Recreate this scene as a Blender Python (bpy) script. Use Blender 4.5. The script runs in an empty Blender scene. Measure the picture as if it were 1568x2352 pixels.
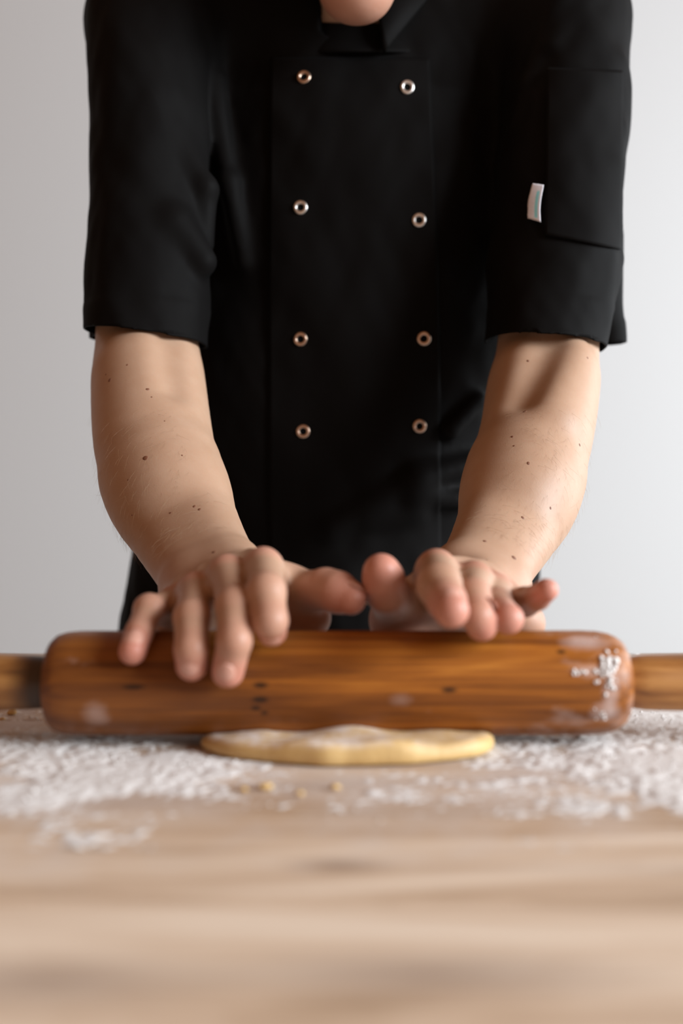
import bpy, bmesh, math, random
import numpy as np
from mathutils import Vector, Matrix
from mathutils.bvhtree import BVHTree

random.seed(7)
rng = np.random.default_rng(7)
SC = bpy.context.scene
COL = SC.collection

# ------------------------------------------------------------------ camera, world, lights, exposure
TABLE_Z = 0.90
CAM_Z = TABLE_Z + 0.125
FPX = 2287.0                       # focal length in pixels of the 1568 x 2352 frame

def P(px, py, d):
    """world point seen at pixel (px, py) at depth d in front of the camera position"""
    return np.array([(px - 784.0) / FPX * d, d, CAM_Z - (py - 1176.0) / FPX * d])

cam_data = bpy.data.cameras.new('camera')
cam = bpy.data.objects.new('camera', cam_data)
COL.objects.link(cam)
cam.location = (0, 0, CAM_Z)
cam.rotation_euler = (math.pi / 2, 0, 0)
cam_data.sensor_fit = 'VERTICAL'
cam_data.sensor_height = 36.0
cam_data.lens = 36.0 * FPX / 2352.0
cam_data.clip_start = 0.01
cam_data.dof.use_dof = True
cam_data.dof.focus_distance = 0.70
cam_data.dof.aperture_fstop = 2.9
SC.camera = cam

world = bpy.data.worlds.new('world')
SC.world = world
world.use_nodes = True
wbg = world.node_tree.nodes['Background']
wbg.inputs['Color'].default_value = (1.0, 0.50, 0.26, 1)
wbg.inputs['Strength'].default_value = 0.19

def area_light(name, loc, target, size, power, color):
    d = bpy.data.lights.new(name, 'AREA')
    d.shape = 'RECTANGLE'
    d.size, d.size_y = size
    d.energy = power
    d.color = color
    o = bpy.data.objects.new(name, d)
    COL.objects.link(o)
    o.location = loc
    o.rotation_euler = (Vector(target) - Vector(loc)).to_track_quat('-Z', 'Y').to_euler()
    return o

area_light('window_daylight', (3.85, -0.85, 2.30), (0.0, 0.90, 1.02), (2.8, 1.8), 285, (0.86, 0.94, 1.0))
area_light('side_window_daylight', (2.7, 1.75, 1.45), (0.0, 0.60, 0.95), (1.2, 1.3), 22, (0.86, 0.94, 1.0))

SC.view_settings.view_transform = 'Standard'
SC.view_settings.look = 'None'
SC.view_settings.gamma = 1.0
SC.view_settings.exposure = 0.68
SC.view_settings.use_curve_mapping = False

# ------------------------------------------------------------------ materials
def new_mat(name):
    m = bpy.data.materials.new(name)
    m.use_nodes = True
    nt = m.node_tree
    return m, nt, nt.nodes['Principled BSDF']

def N(nt, kind, **kw):
    n = nt.nodes.new(kind)
    for k, v in kw.items():
        if k.startswith('i_'):
            n.inputs[k[2:].replace('_', ' ')].default_value = v
        else:
            setattr(n, k, v)
    return n

def ramp(nt, stops):
    r = nt.nodes.new('ShaderNodeValToRGB')
    el = r.color_ramp.elements
    while len(el) < len(stops):
        el.new(0.5)
    for e, (p, c) in zip(el, stops):
        e.position = p
        e.color = (*c, 1)
    return r

def mixc(nt, fac, a, b):
    m = nt.nodes.new('ShaderNodeMix')
    m.data_type = 'RGBA'
    for sock, v in ((m.inputs[0], fac), (m.inputs[6], a), (m.inputs[7], b)):
        if hasattr(v, 'is_output'):
            nt.links.new(v, sock)
        elif isinstance(v, (tuple, list)):
            sock.default_value = (*v, 1)
        else:
            sock.default_value = v
    return m.outputs[2]

def math_node(nt, op, a, b=None, clamp=False):
    m = nt.nodes.new('ShaderNodeMath')
    m.operation = op
    m.use_clamp = clamp
    for i, v in enumerate((a, b)):
        if v is None:
            continue
        if hasattr(v, 'is_output'):
            nt.links.new(v, m.inputs[i])
        else:
            m.inputs[i].default_value = v
    return m.outputs[0]

def coords(nt, scale, kind='Object', loc=(0, 0, 0)):
    tc = nt.nodes.new('ShaderNodeTexCoord')
    mp = nt.nodes.new('ShaderNodeMapping')
    mp.inputs['Scale'].default_value = scale
    mp.inputs['Location'].default_value = loc
    nt.links.new(tc.outputs[kind], mp.inputs['Vector'])
    return mp.outputs['Vector']

def noise(nt, vec, scale, detail=4, rough=0.55, dist=0.0):
    n = N(nt, 'ShaderNodeTexNoise')
    n.inputs['Scale'].default_value = scale
    n.inputs['Detail'].default_value = detail
    n.inputs['Roughness'].default_value = rough
    n.inputs['Distortion'].default_value = dist
    nt.links.new(vec, n.inputs['Vector'])
    return n.outputs[0]

def bump(nt, bsdf, h, strength, dist):
    b = N(nt, 'ShaderNodeBump')
    b.inputs['Strength'].default_value = strength
    b.inputs['Distance'].default_value = dist
    nt.links.new(h, b.inputs['Height'])
    nt.links.new(b.outputs[0], bsdf.inputs['Normal'])

def plain(name, color, rough=0.6, metallic=0.0, nscale=300, amt=0.12, bstr=0.1):
    m, nt, b = new_mat(name)
    n = noise(nt, coords(nt, (1, 1, 1)), nscale, 4)
    c = mixc(nt, n, tuple(x * (1 - amt) for x in color), tuple(min(1, x * (1 + amt)) for x in color))
    nt.links.new(c, b.inputs['Base Color'])
    b.inputs['Roughness'].default_value = rough
    b.inputs['Metallic'].default_value = metallic
    if bstr:
        bump(nt, b, n, bstr, 0.0005)
    return m

def skin_material():
    m, nt, b = new_mat('skin')
    at = N(nt, 'ShaderNodeAttribute', attribute_name='flush')
    v = coords(nt, (1, 1, 1))
    n1 = noise(nt, v, 55, 4)
    n2 = noise(nt, v, 420, 3)
    base = mixc(nt, n1, (0.345, 0.207, 0.127), (0.425, 0.285, 0.198))
    base = mixc(nt, math_node(nt, 'MULTIPLY', n2, 0.35), base, (0.36, 0.18, 0.115))
    red = mixc(nt, n1, (0.47, 0.150, 0.105), (0.54, 0.25, 0.19))
    c = mixc(nt, at.outputs['Fac'], base, red)
    nt.links.new(c, b.inputs['Base Color'])
    b.inputs['Roughness'].default_value = 0.48
    b.inputs['Specular IOR Level'].default_value = 0.32
    b.inputs['Subsurface Weight'].default_value = 0.12
    b.inputs['Subsurface Radius'].default_value = (1.0, 0.35, 0.18)
    b.inputs['Subsurface Scale'].default_value = 0.006
    n3 = noise(nt, v, 900, 3)
    bump(nt, b, n3, 0.12, 0.0006)
    return m

def cloth_material(name, color, sheen=0.004):
    m, nt, b = new_mat(name)
    v = coords(nt, (1, 1, 1))
    w = N(nt, 'ShaderNodeTexWave')
    w.inputs['Scale'].default_value = 420
    w.inputs['Distortion'].default_value = 0.6
    w.bands_direction = 'DIAGONAL'
    nt.links.new(v, w.inputs['Vector'])
    n = noise(nt, v, 14, 4)
    c = mixc(nt, n, tuple(x * 0.85 for x in color), tuple(x * 1.15 for x in color))
    nt.links.new(c, b.inputs['Base Color'])
    b.inputs['Roughness'].default_value = 0.62
    b.inputs['Specular IOR Level'].default_value = 0.035
    b.inputs['Sheen Weight'].default_value = sheen
    b.inputs['Sheen Roughness'].default_value = 0.4
    b.inputs['Sheen Tint'].default_value = (0.75, 0.88, 1.0, 1)
    bump(nt, b, w.outputs[0], 0.15, 0.0004)
    return m

def barrel_material():
    """old oiled walnut-brown wood, grain along X, knots, flour dust at the right end"""
    m, nt, b = new_mat('rolling_pin_wood')
    v = coords(nt, (0.55, 9, 9))
    g = noise(nt, v, 8, 6, 0.6, 0.9)
    fine = noise(nt, coords(nt, (1.2, 60, 60)), 9, 3, 0.6)
    r = ramp(nt, [(0.28, (0.05, 0.014, 0.003)), (0.44, (0.165, 0.050, 0.008)), (0.56, (0.31, 0.100, 0.013)), (0.72, (0.47, 0.18, 0.027))])
    nt.links.new(math_node(nt, 'ADD', math_node(nt, 'MULTIPLY', g, 0.66), math_node(nt, 'MULTIPLY', fine, 0.36)), r.inputs[0])
    # left half painted darker, for the light falling off to the left
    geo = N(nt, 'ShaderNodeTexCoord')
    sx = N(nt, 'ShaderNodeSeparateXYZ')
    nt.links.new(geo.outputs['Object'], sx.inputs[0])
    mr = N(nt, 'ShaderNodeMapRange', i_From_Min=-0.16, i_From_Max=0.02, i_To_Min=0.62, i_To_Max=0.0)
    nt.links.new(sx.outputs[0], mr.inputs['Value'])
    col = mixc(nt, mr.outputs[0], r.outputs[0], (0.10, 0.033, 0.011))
    # dark worm knots
    for (kx, ka, rx, ra) in KNOTS:
        p = (kx, -math.sin(ka) * PIN_R, math.cos(ka) * PIN_R)
        mp = N(nt, 'ShaderNodeMapping', vector_type='POINT')
        mp.inputs['Location'].default_value = (-p[0] / rx, -p[1] / ra, -p[2] / ra)
        mp.inputs['Scale'].default_value = (1 / rx, 1 / ra, 1 / ra)
        nt.links.new(geo.outputs['Object'], mp.inputs['Vector'])
        ln = N(nt, 'ShaderNodeVectorMath', operation='LENGTH')
        nt.links.new(mp.outputs[0], ln.inputs[0])
        k = N(nt, 'ShaderNodeMapRange', i_From_Min=0.55, i_From_Max=1.35, i_To_Min=0.9, i_To_Max=0.0)
        nt.links.new(ln.outputs['Value'], k.inputs['Value'])
        col = mixc(nt, k.outputs[0], col, (0.018, 0.008, 0.004))
    # rubbed-in flour dust
    dn = noise(nt, coords(nt, (30, 45, 45), loc=(3.1, 0, 0)), 1.0, 5, 0.6)
    ex = N(nt, 'ShaderNodeMapRange', i_From_Min=0.09, i_From_Max=0.155, i_To_Min=-0.20, i_To_Max=0.10)
    nt.links.new(sx.outputs[0], ex.inputs['Value'])
    ex2 = N(nt, 'ShaderNodeMapRange', i_From_Min=-0.125, i_From_Max=-0.09, i_To_Min=-0.07, i_To_Max=-0.16)
    nt.links.new(sx.outputs[0], ex2.inputs['Value'])
    off = math_node(nt, 'MAXIMUM', ex.outputs[0], ex2.outputs[0])
    dm = N(nt, 'ShaderNodeMapRange', i_From_Min=0.52, i_From_Max=0.72, i_To_Min=0.0, i_To_Max=0.40)
    nt.links.new(math_node(nt, 'ADD', dn, off), dm.inputs['Value'])
    col = mixc(nt, dm.outputs[0], col, (0.62, 0.50, 0.46))
    for (kx, ka, rx, ra, amt) in DUSTS:
        p = (kx, -math.sin(ka) * PIN_R, math.cos(ka) * PIN_R)
        mp = N(nt, 'ShaderNodeMapping', vector_type='POINT')
        mp.inputs['Location'].default_value = (-p[0] / rx, -p[1] / ra, -p[2] / ra)
        mp.inputs['Scale'].default_value = (1 / rx, 1 / ra, 1 / ra)
        nt.links.new(geo.outputs['Object'], mp.inputs['Vector'])
        ln = N(nt, 'ShaderNodeVectorMath', operation='LENGTH')
        nt.links.new(mp.outputs[0], ln.inputs[0])
        wv = math_node(nt, 'ADD', ln.outputs['Value'], math_node(nt, 'MULTIPLY', math_node(nt, 'SUBTRACT', dn, 0.5), 2.2))
        k = N(nt, 'ShaderNodeMapRange', i_From_Min=0.3, i_From_Max=1.3, i_To_Min=amt, i_To_Max=0.0)
        nt.links.new(wv, k.inputs['Value'])
        col = mixc(nt, k.outputs[0], col, (0.60, 0.47, 0.43))
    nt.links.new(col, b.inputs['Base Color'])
    b.inputs['Roughness'].default_value = 0.42
    b.inputs['Specular IOR Level'].default_value = 0.28
    bump(nt, b, fine, 0.2, 0.0008)
    return m

def handle_material():
    m, nt, b = new_mat('rolling_pin_handle_wood')
    g = noise(nt, coords(nt, (0.7, 9, 9), loc=(1.7, 0, 0)), 7, 5, 0.6, 1.2)
    r = ramp(nt, [(0.3, (0.09, 0.03, 0.008)), (0.46, (0.30, 0.12, 0.028)), (0.6, (0.45, 0.21, 0.06)), (0.8, (0.55, 0.28, 0.10))])
    nt.links.new(g, r.inputs[0])
    tc = N(nt, 'ShaderNodeTexCoord')
    sx = N(nt, 'ShaderNodeSeparateXYZ')
    nt.links.new(tc.outputs['Object'], sx.inputs[0])
    mr = N(nt, 'ShaderNodeMapRange', i_From_Min=-0.176, i_From_Max=-0.160, i_To_Min=0.0, i_To_Max=0.9)
    nt.links.new(sx.outputs[0], mr.inputs['Value'])
    left = math_node(nt, 'LESS_THAN', sx.outputs[0], 0.0)
    c = mixc(nt, math_node(nt, 'MULTIPLY', math_node(nt, 'ADD', mr.outputs[0], 0.3, True), left), r.outputs[0], (0.045, 0.022, 0.009))  # left handle darkened; shade of the joint gap painted at its inner end
    nt.links.new(c, b.inputs['Base Color'])
    b.inputs['Roughness'].default_value = 0.45
    bump(nt, b, g, 0.2, 0.0008)
    return m

def plank_material():
    m, nt, b = new_mat('table_plank_wood')
    oi = N(nt, 'ShaderNodeObjectInfo')
    geo = N(nt, 'ShaderNodeNewGeometry')
    mp = N(nt, 'ShaderNodeMapping')
    mp.inputs['Scale'].default_value = (1.6, 11, 11)
    nt.links.new(geo.outputs['Position'], mp.inputs['Vector'])
    g = noise(nt, mp.outputs[0], 2.3, 6, 0.6, 1.0)
    mp2 = N(nt, 'ShaderNodeMapping')
    mp2.inputs['Scale'].default_value = (3.0, 90, 90)
    nt.links.new(geo.outputs['Position'], mp2.inputs['Vector'])
    fine = noise(nt, mp2.outputs[0], 3, 4, 0.6)
    r = ramp(nt, [(0.30, (0.34, 0.225, 0.14)), (0.43, (0.56, 0.41, 0.29)), (0.55, (0.72, 0.58, 0.45)), (0.72, (0.78, 0.68, 0.57))])
    s = math_node(nt, 'ADD', math_node(nt, 'MULTIPLY', g, 0.8), math_node(nt, 'MULTIPLY', fine, 0.2))
    s = math_node(nt, 'ADD', s, math_node(nt, 'MULTIPLY', math_node(nt, 'SUBTRACT', oi.outputs['Random'], 0.5), 0.10))
    nt.links.new(s, r.inputs[0])
    col = r.outputs[0]
    for (kx, ky, rx, ry, amt) in TABLE_KNOTS:
        kp = N(nt, 'ShaderNodeMapping')
        kp.inputs['Location'].default_value = (-kx / rx, -ky / ry, 0)
        kp.inputs['Scale'].default_value = (1 / rx, 1 / ry, 0)
        nt.links.new(geo.outputs['Position'], kp.inputs['Vector'])
        ln = N(nt, 'ShaderNodeVectorMath', operation='LENGTH')
        nt.links.new(kp.outputs[0], ln.inputs[0])
        k = N(nt, 'ShaderNodeMapRange', i_From_Min=0.0, i_From_Max=1.5, i_To_Min=amt, i_To_Max=0.0)
        nt.links.new(ln.outputs['Value'], k.inputs['Value'])
        col = mixc(nt, k.outputs[0], col, (0.20, 0.13, 0.10))
    # thin wiped-in flour dust in the working area
    sy = N(nt, 'ShaderNodeSeparateXYZ')
    nt.links.new(geo.outputs['Position'], sy.inputs[0])
    wn = noise(nt, mp.outputs[0], 1.1, 4, 0.55)
    wz = N(nt, 'ShaderNodeMapRange', i_From_Min=0.36, i_From_Max=0.43, i_To_Min=-0.25, i_To_Max=0.12)
    nt.links.new(sy.outputs[1], wz.inputs['Value'])
    wm = N(nt, 'ShaderNodeMapRange', i_From_Min=0.45, i_From_Max=0.68, i_To_Min=0.0, i_To_Max=0.75)
    nt.links.new(math_node(nt, 'ADD', wn, wz.outputs[0]), wm.inputs['Value'])
    col = mixc(nt, wm.outputs[0], col, (0.33, 0.20, 0.115))
    dn = noise(nt, geo.outputs['Position'], 16, 6, 0.65)
    w1 = N(nt, 'ShaderNodeMapRange', i_From_Min=0.29, i_From_Max=0.44, i_To_Min=-0.30, i_To_Max=0.12)
    nt.links.new(sy.outputs[1], w1.inputs['Value'])
    dm = N(nt, 'ShaderNodeMapRange', i_From_Min=0.42, i_From_Max=0.72, i_To_Min=0.0, i_To_Max=0.62)
    nt.links.new(math_node(nt, 'ADD', dn, w1.outputs[0]), dm.inputs['Value'])
    col = mixc(nt, dm.outputs[0], col, (0.62, 0.565, 0.53))
    nt.links.new(col, b.inputs['Base Color'])
    b.inputs['Roughness'].default_value = 0.55
    b.inputs['Specular IOR Level'].default_value = 0.3
    bump(nt, b, s, 0.25, 0.001)
    return m

def dough_material():
    m, nt, b = new_mat('dough')
    v = coords(nt, (1, 1, 1))
    n = noise(nt, v, 60, 5)
    c = mixc(nt, n, (0.50, 0.30, 0.10), (0.64, 0.45, 0.20))
    geo = N(nt, 'ShaderNodeNewGeometry')
    at = N(nt, 'ShaderNodeAttribute', attribute_name='dusting')
    fl = noise(nt, v, 95, 6, 0.7)
    dm = N(nt, 'ShaderNodeMapRange', i_From_Min=0.36, i_From_Max=0.62, i_To_Min=0.0, i_To_Max=0.9)
    nt.links.new(fl, dm.inputs['Value'])
    c = mixc(nt, math_node(nt, 'MULTIPLY', dm.outputs[0], at.outputs['Fac']), c, (0.80, 0.74, 0.70))
    nt.links.new(c, b.inputs['Base Color'])
    b.inputs['Roughness'].default_value = 0.55
    b.inputs['Subsurface Weight'].default_value = 0.1
    b.inputs['Subsurface Radius'].default_value = (1.0, 0.7, 0.3)
    b.inputs['Subsurface Scale'].default_value = 0.004
    bump(nt, b, noise(nt, v, 240, 4), 0.3, 0.001)
    return m

# ------------------------------------------------------------------ object helpers
def link(name, me, mat, parent=None, smooth=True):
    o = bpy.data.objects.new(name, me)
    COL.objects.link(o)
    if mat is not None and not me.materials:
        me.materials.append(mat)
    if smooth and me.polygons:
        me.polygons.foreach_set('use_smooth', np.ones(len(me.polygons), bool))
    if parent is not None:
        o.parent = parent
        o.matrix_parent_inverse = parent.matrix_world.inverted()
    return o

def mesh(name, V, F):
    me = bpy.data.meshes.new(name)
    me.from_pydata([tuple(map(float, v)) for v in V], [], [tuple(map(int, f)) for f in F])
    me.update()
    return me

def quad_mesh(name, V, Q):
    """fast quad mesh from numpy arrays"""
    me = bpy.data.meshes.new(name)
    me.vertices.add(len(V))
    me.vertices.foreach_set('co', np.ascontiguousarray(V, np.float32).ravel())
    me.loops.add(len(Q) * 4)
    me.loops.foreach_set('vertex_index', np.ascontiguousarray(Q, np.int32).ravel())
    me.polygons.add(len(Q))
    me.polygons.foreach_set('loop_start', np.arange(0, len(Q) * 4, 4, dtype=np.int32))
    me.update(calc_edges=True)
    me.validate()
    return me

def tag(o, label, cat, group=None, kind=None):
    o['label'] = label
    if cat:
        o['category'] = cat
    if group:
        o['group'] = group
    if kind:
        o['kind'] = kind
    return o

def box_bm(bm, lo, hi, bev=0.0):
    g = bmesh.ops.create_cube(bm, size=1.0)
    vs = g['verts']
    lo, hi = Vector(lo), Vector(hi)
    for v in vs:
        v.co = Vector([(lo[i] + hi[i]) / 2 + v.co[i] * (hi[i] - lo[i]) for i in range(3)])
    if bev:
        es = list({e for v in vs for e in v.link_edges})
        bmesh.ops.bevel(bm, geom=es, offset=bev, segments=2, affect='EDGES', profile=0.6)

def box_mesh(name, lo, hi, bev=0.0):
    bm = bmesh.new()
    box_bm(bm, lo, hi, bev)
    me = bpy.data.meshes.new(name)
    bm.to_mesh(me)
    bm.free()
    return me

def lathe_x(prof, seg=64, wob=None):
    """revolve (x, r) profile about the X axis"""
    V, Q = [], []
    n = len(prof)
    for i, (x, r) in enumerate(prof):
        for k in range(seg):
            a = 2 * math.pi * k / seg
            rr = r * (1 + (wob(x, a) if wob else 0))
            V.append((x, -math.sin(a) * rr, math.cos(a) * rr))
    for i in range(n - 1):
        for k in range(seg):
            k2 = (k + 1) % seg
            Q.append((i * seg + k, i * seg + k2, (i + 1) * seg + k2, (i + 1) * seg + k))
    F = Q + [tuple(range(seg))[::-1], tuple((n - 1) * seg + k for k in range(seg))]
    return V, F

# ------------------------------------------------------------------ numpy value noise
_perm = rng.random((64, 64, 64)).astype(np.float32)
def vnoise(X, Y, Z):
    xi, yi, zi = np.floor(X).astype(int), np.floor(Y).astype(int), np.floor(Z).astype(int)
    fx, fy, fz = X - xi, Y - yi, Z - zi
    fx, fy, fz = (f * f * (3 - 2 * f) for f in (fx, fy, fz))
    out = 0
    for dx in (0, 1):
        for dy in (0, 1):
            for dz in (0, 1):
                w = (fx if dx else 1 - fx) * (fy if dy else 1 - fy) * (fz if dz else 1 - fz)
                out = out + w * _perm[(xi + dx) & 63, (yi + dy) & 63, (zi + dz) & 63]
    return out

def fbm(X, Y, Z, octv=4):
    s, a, t = 0, 1.0, 0
    for i in range(octv):
        s = s + a * vnoise(X * 2 ** i + 11.3 * i, Y * 2 ** i + 5.1 * i, Z * 2 ** i + 3.7 * i)
        t += a
        a *= 0.5
    return s / t

# ------------------------------------------------------------------ signed-distance modelling + surface nets
def smin(a, b, k):
    h = np.clip(0.5 + 0.5 * (b - a) / k, 0, 1)
    return b + (a - b) * h - k * h * (1 - h)

def smax(a, b, k):
    return -smin(-a, -b, k)

def cone(p, a, b, ra, rb):
    a, b = np.asarray(a, float), np.asarray(b, float)
    ab = b - a
    t = np.clip(((p - a) @ ab) / max(ab @ ab, 1e-12), 0, 1)
    return np.linalg.norm(p - a - t[:, None] * ab, axis=1) - (ra + (rb - ra) * t)

def ball(p, c, r):
    return np.linalg.norm(p - np.asarray(c), axis=1) - r

def ellipsoid(p, c, r, R=None):
    q = p - np.asarray(c)
    if R is not None:
        q = q @ np.asarray(R)
    r = np.asarray(r)
    k0 = np.linalg.norm(q / r, axis=1)
    k1 = np.linalg.norm(q / (r * r), axis=1) + 1e-9
    return k0 * (k0 - 1) / k1

def chain(p, pts, k):
    d = None
    for (a, ra), (b, rb) in zip(pts[:-1], pts[1:]):
        e = cone(p, a, b, ra, rb)
        d = e if d is None else smin(d, e, k)
    return d

def surface_nets(fn, xs, ys, zs, B=5, project=2):
    xs, ys, zs = (np.asarray(a, np.float64) for a in (xs, ys, zs))
    def pad(a):
        while len(a) % B:
            a = np.append(a, a[-1] + (a[-1] - a[-2]))
        return a
    xs, ys, zs = pad(xs), pad(ys), pad(zs)
    nx, ny, nz = len(xs), len(ys), len(zs)
    def blk(a):
        a = a.reshape(-1, B)
        return (a[:, 0] + a[:, -1]) / 2, (a[:, -1] - a[:, 0]) / 2 + np.max(np.diff(a, axis=1)) 
    cx, hx = blk(xs); cy, hy = blk(ys); cz, hz = blk(zs)
    CX, CY, CZ = np.meshgrid(cx, cy, cz, indexing='ij')
    pc = np.stack([CX.ravel(), CY.ravel(), CZ.ravel()], 1)
    dc = fn(pc).reshape(CX.shape)
    hd = np.sqrt(hx[:, None, None] ** 2 + hy[None, :, None] ** 2 + hz[None, None, :] ** 2)
    act = np.abs(dc) < hd * 1.35 + 0.004
    D = np.repeat(np.repeat(np.repeat(np.where(dc < 0, -1.0, 1.0).astype(np.float32), B, 0), B, 1), B, 2)
    bi, bj, bk = np.nonzero(act)
    off = np.arange(B)
    I = (bi[:, None, None, None] * B + off[None, :, None, None] + np.zeros((1, B, B, B), int)).ravel()
    J = (bj[:, None, None, None] * B + off[None, None, :, None] + np.zeros((1, B, B, B), int)).ravel()
    K = (bk[:, None, None, None] * B + off[None, None, None, :] + np.zeros((1, B, B, B), int)).ravel()
    for s in range(0, len(I), 400000):
        e = slice(s, s + 400000)
        D[I[e], J[e], K[e]] = fn(np.stack([xs[I[e]], ys[J[e]], zs[K[e]]], 1))
    S = D < 0
    cnt = np.zeros((nx - 1, ny - 1, nz - 1), np.int8)
    for a in (0, 1):
        for b in (0, 1):
            for c in (0, 1):
                cnt += S[a:nx - 1 + a, b:ny - 1 + b, c:nz - 1 + c]
    A = np.nonzero((cnt > 0) & (cnt < 8))
    n = len(A[0])
    vid = np.full(cnt.shape, -1, np.int32)
    vid[A] = np.arange(n)
    acc = np.zeros((n, 3)); num = np.zeros(n)
    ax = (xs, ys, zs)
    for axis in range(3):
        o1, o2 = [a for a in range(3) if a != axis]
        for b in (0, 1):
            for c in (0, 1):
                s0 = [A[0].copy(), A[1].copy(), A[2].copy()]
                s0[o1] = s0[o1] + b
                s0[o2] = s0[o2] + c
                s1 = [q.copy() for q in s0]
                s1[axis] = s1[axis] + 1
                d0, d1 = D[tuple(s0)], D[tuple(s1)]
                m = (d0 < 0) != (d1 < 0)
                t = np.where(m, d0 / np.where(m, d0 - d1, 1), 0)
                pt = np.stack([ax[q][s0[q]] for q in range(3)], 1)
                pt[:, axis] += t * (ax[axis][s1[axis]] - ax[axis][s0[axis]])
                acc[m] += pt[m]
                num[m] += 1
    V = acc / num[:, None]
    Q = []
    for axis in range(3):
        o1, o2 = (axis + 1) % 3, (axis + 2) % 3
        sl0 = [slice(None)] * 3; sl1 = [slice(None)] * 3
        sl0[axis] = slice(0, -1); sl1[axis] = slice(1, None)
        X = S[tuple(sl0)] != S[tuple(sl1)]
        idx = list(np.nonzero(X))
        ok = (idx[o1] > 0) & (idx[o2] > 0) & (idx[o1] < D.shape[o1] - 1) & (idx[o2] < D.shape[o2] - 1)
        idx = [q[ok] for q in idx]
        inside = S[tuple(idx)]
        def c(b, cc):
            t = [q.copy() for q in idx]
            t[o1] = t[o1] - b
            t[o2] = t[o2] - cc
            return vid[tuple(t)]
        q = np.stack([c(1, 1), c(0, 1), c(0, 0), c(1, 0)], 1)
        q[~inside] = q[~inside][:, ::-1]
        Q.append(q)
    Q = np.concatenate(Q)
    Q = Q[(Q >= 0).all(1)]
    e = 0.0004
    for _ in range(project):
        d = fn(V)
        g = np.stack([fn(V + np.eye(3)[i] * e) - d for i in range(3)], 1) / e
        gn = np.maximum((g * g).sum(1), 0.3)
        step = np.clip(d / gn, -0.003, 0.003)
        V = V - 0.9 * step[:, None] * g
    return V, Q

def axis_grid(segs):
    out = [segs[0][0]]
    for lo, hi, st in segs:
        n = max(1, int(round((hi - lo) / st)))
        out += list(lo + (hi - lo) * (np.arange(n) + 1) / n)
    return np.array(out)

# ------------------------------------------------------------------ setting: back wall, floor, table
PIN_R, PIN_Y, PIN_Z = 0.028, 0.542, TABLE_Z + 0.0043 + 0.028
def knot_at(px, py):
    o, d = np.array([0, 0, CAM_Z]), P(px, py, 1.0) - np.array([0, 0, CAM_Z])
    oy, oz = o[1] - PIN_Y, o[2] - PIN_Z
    a = d[1] ** 2 + d[2] ** 2; b = 2 * (oy * d[1] + oz * d[2]); c = oy ** 2 + oz ** 2 - PIN_R ** 2
    t = (-b - math.sqrt(max(0, b * b - 4 * a * c))) / (2 * a)
    q = o + t * d
    return q[0], math.atan2(-(q[1] - PIN_Y), q[2] - PIN_Z)
KNOTS = [(*knot_at(607, 1574), 0.0038, 0.0016), (*knot_at(606, 1607), 0.0042, 0.0018), (*knot_at(596, 1627), 0.0026, 0.0014),
         (*knot_at(616, 1638), 0.0020, 0.0012), (*knot_at(1297, 1497), 0.0024, 0.0012), (*knot_at(1040, 1585), 0.0040, 0.0014),
         (*knot_at(315, 1578), 0.006, 0.0013)]
DUSTS = [(*knot_at(1348, 1474), 0.0120, 0.0060, 0.55), (*knot_at(1398, 1640), 0.0075, 0.0050, 0.55), (*knot_at(228, 1640), 0.0065, 0.0080, 0.32),
         (*knot_at(1412, 1580), 0.0035, 0.0120, 0.45), (*knot_at(1370, 1540), 0.0120, 0.0035, 0.45), (*knot_at(930, 1610), 0.006, 0.004, 0.2)]
TABLE_KNOTS = [(-0.001, 0.353, 0.016, 0.0065, 0.75), (0.17, 0.350, 0.12, 0.006, 0.40), (-0.078, 0.266, 0.040, 0.013, 0.6),
               (0.024, 0.2695, 0.050, 0.012, 0.65), (0.0, 0.47, 0.03, 0.012, 0.35), (0.16, 0.43, 0.10, 0.006, 0.25),
               (-0.10, 0.43, 0.05, 0.007, 0.25)]

m_wall = plain('painted_plaster', (0.465, 0.462, 0.46), 0.9, nscale=120, amt=0.02, bstr=0.05)
m_floor = plain('floor_screed', (0.55, 0.53, 0.50), 0.7, nscale=30, amt=0.15)
wall = link('wall_back', box_mesh('wall_back', (-8.0, 3.0, 0), (8.0, 3.12, 4.6)), m_wall, smooth=False)
tag(wall, 'plain pale grey plaster wall behind the person', 'wall', kind='structure')
floor = link('floor', box_mesh('floor', (-8.0, -4.0, -0.1), (8.0, 3.0, 0)), m_floor, smooth=False)
tag(floor, 'grey floor under the table', 'floor', kind='structure')

m_plank = plank_material()
m_leg = plain('table_leg_wood', (0.42, 0.29, 0.18), 0.6, nscale=60, amt=0.2)
table = bpy.data.objects.new('table', None)
COL.objects.link(table)
table.location = (0, 0.24, 0)
bpy.context.view_layer.update()
tag(table, 'wooden work table of broad pale planks dusted with flour', 'table')
PW = 0.0935
bounds = [0.88 - PW * i for i in range(15)]
for i in range(14):
    y1, y0 = bounds[i], bounds[i + 1]
    dz = 0.0 if i < 1 else rng.uniform(-0.0004, 0.0)
    me = box_mesh('plank', (-0.80, y0 + 0.0005, TABLE_Z - 0.034), (0.80, y1 - 0.0005, TABLE_Z + dz), 0.0012)
    link('plank', me, m_plank, table, smooth=False)
y0, y1 = bounds[-1], bounds[0]
for ya in (y0 + 0.05, y1 - 0.075):
    link('apron', box_mesh('apron', (-0.70, ya, TABLE_Z - 0.13), (0.70, ya + 0.025, TABLE_Z - 0.034), 0.002), m_leg, table, smooth=False)
for xa in (-0.725, 0.70):
    link('apron', box_mesh('apron', (xa, y0 + 0.075, TABLE_Z - 0.13), (xa + 0.025, y1 - 0.075, TABLE_Z - 0.034), 0.002), m_leg, table, smooth=False)
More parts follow.
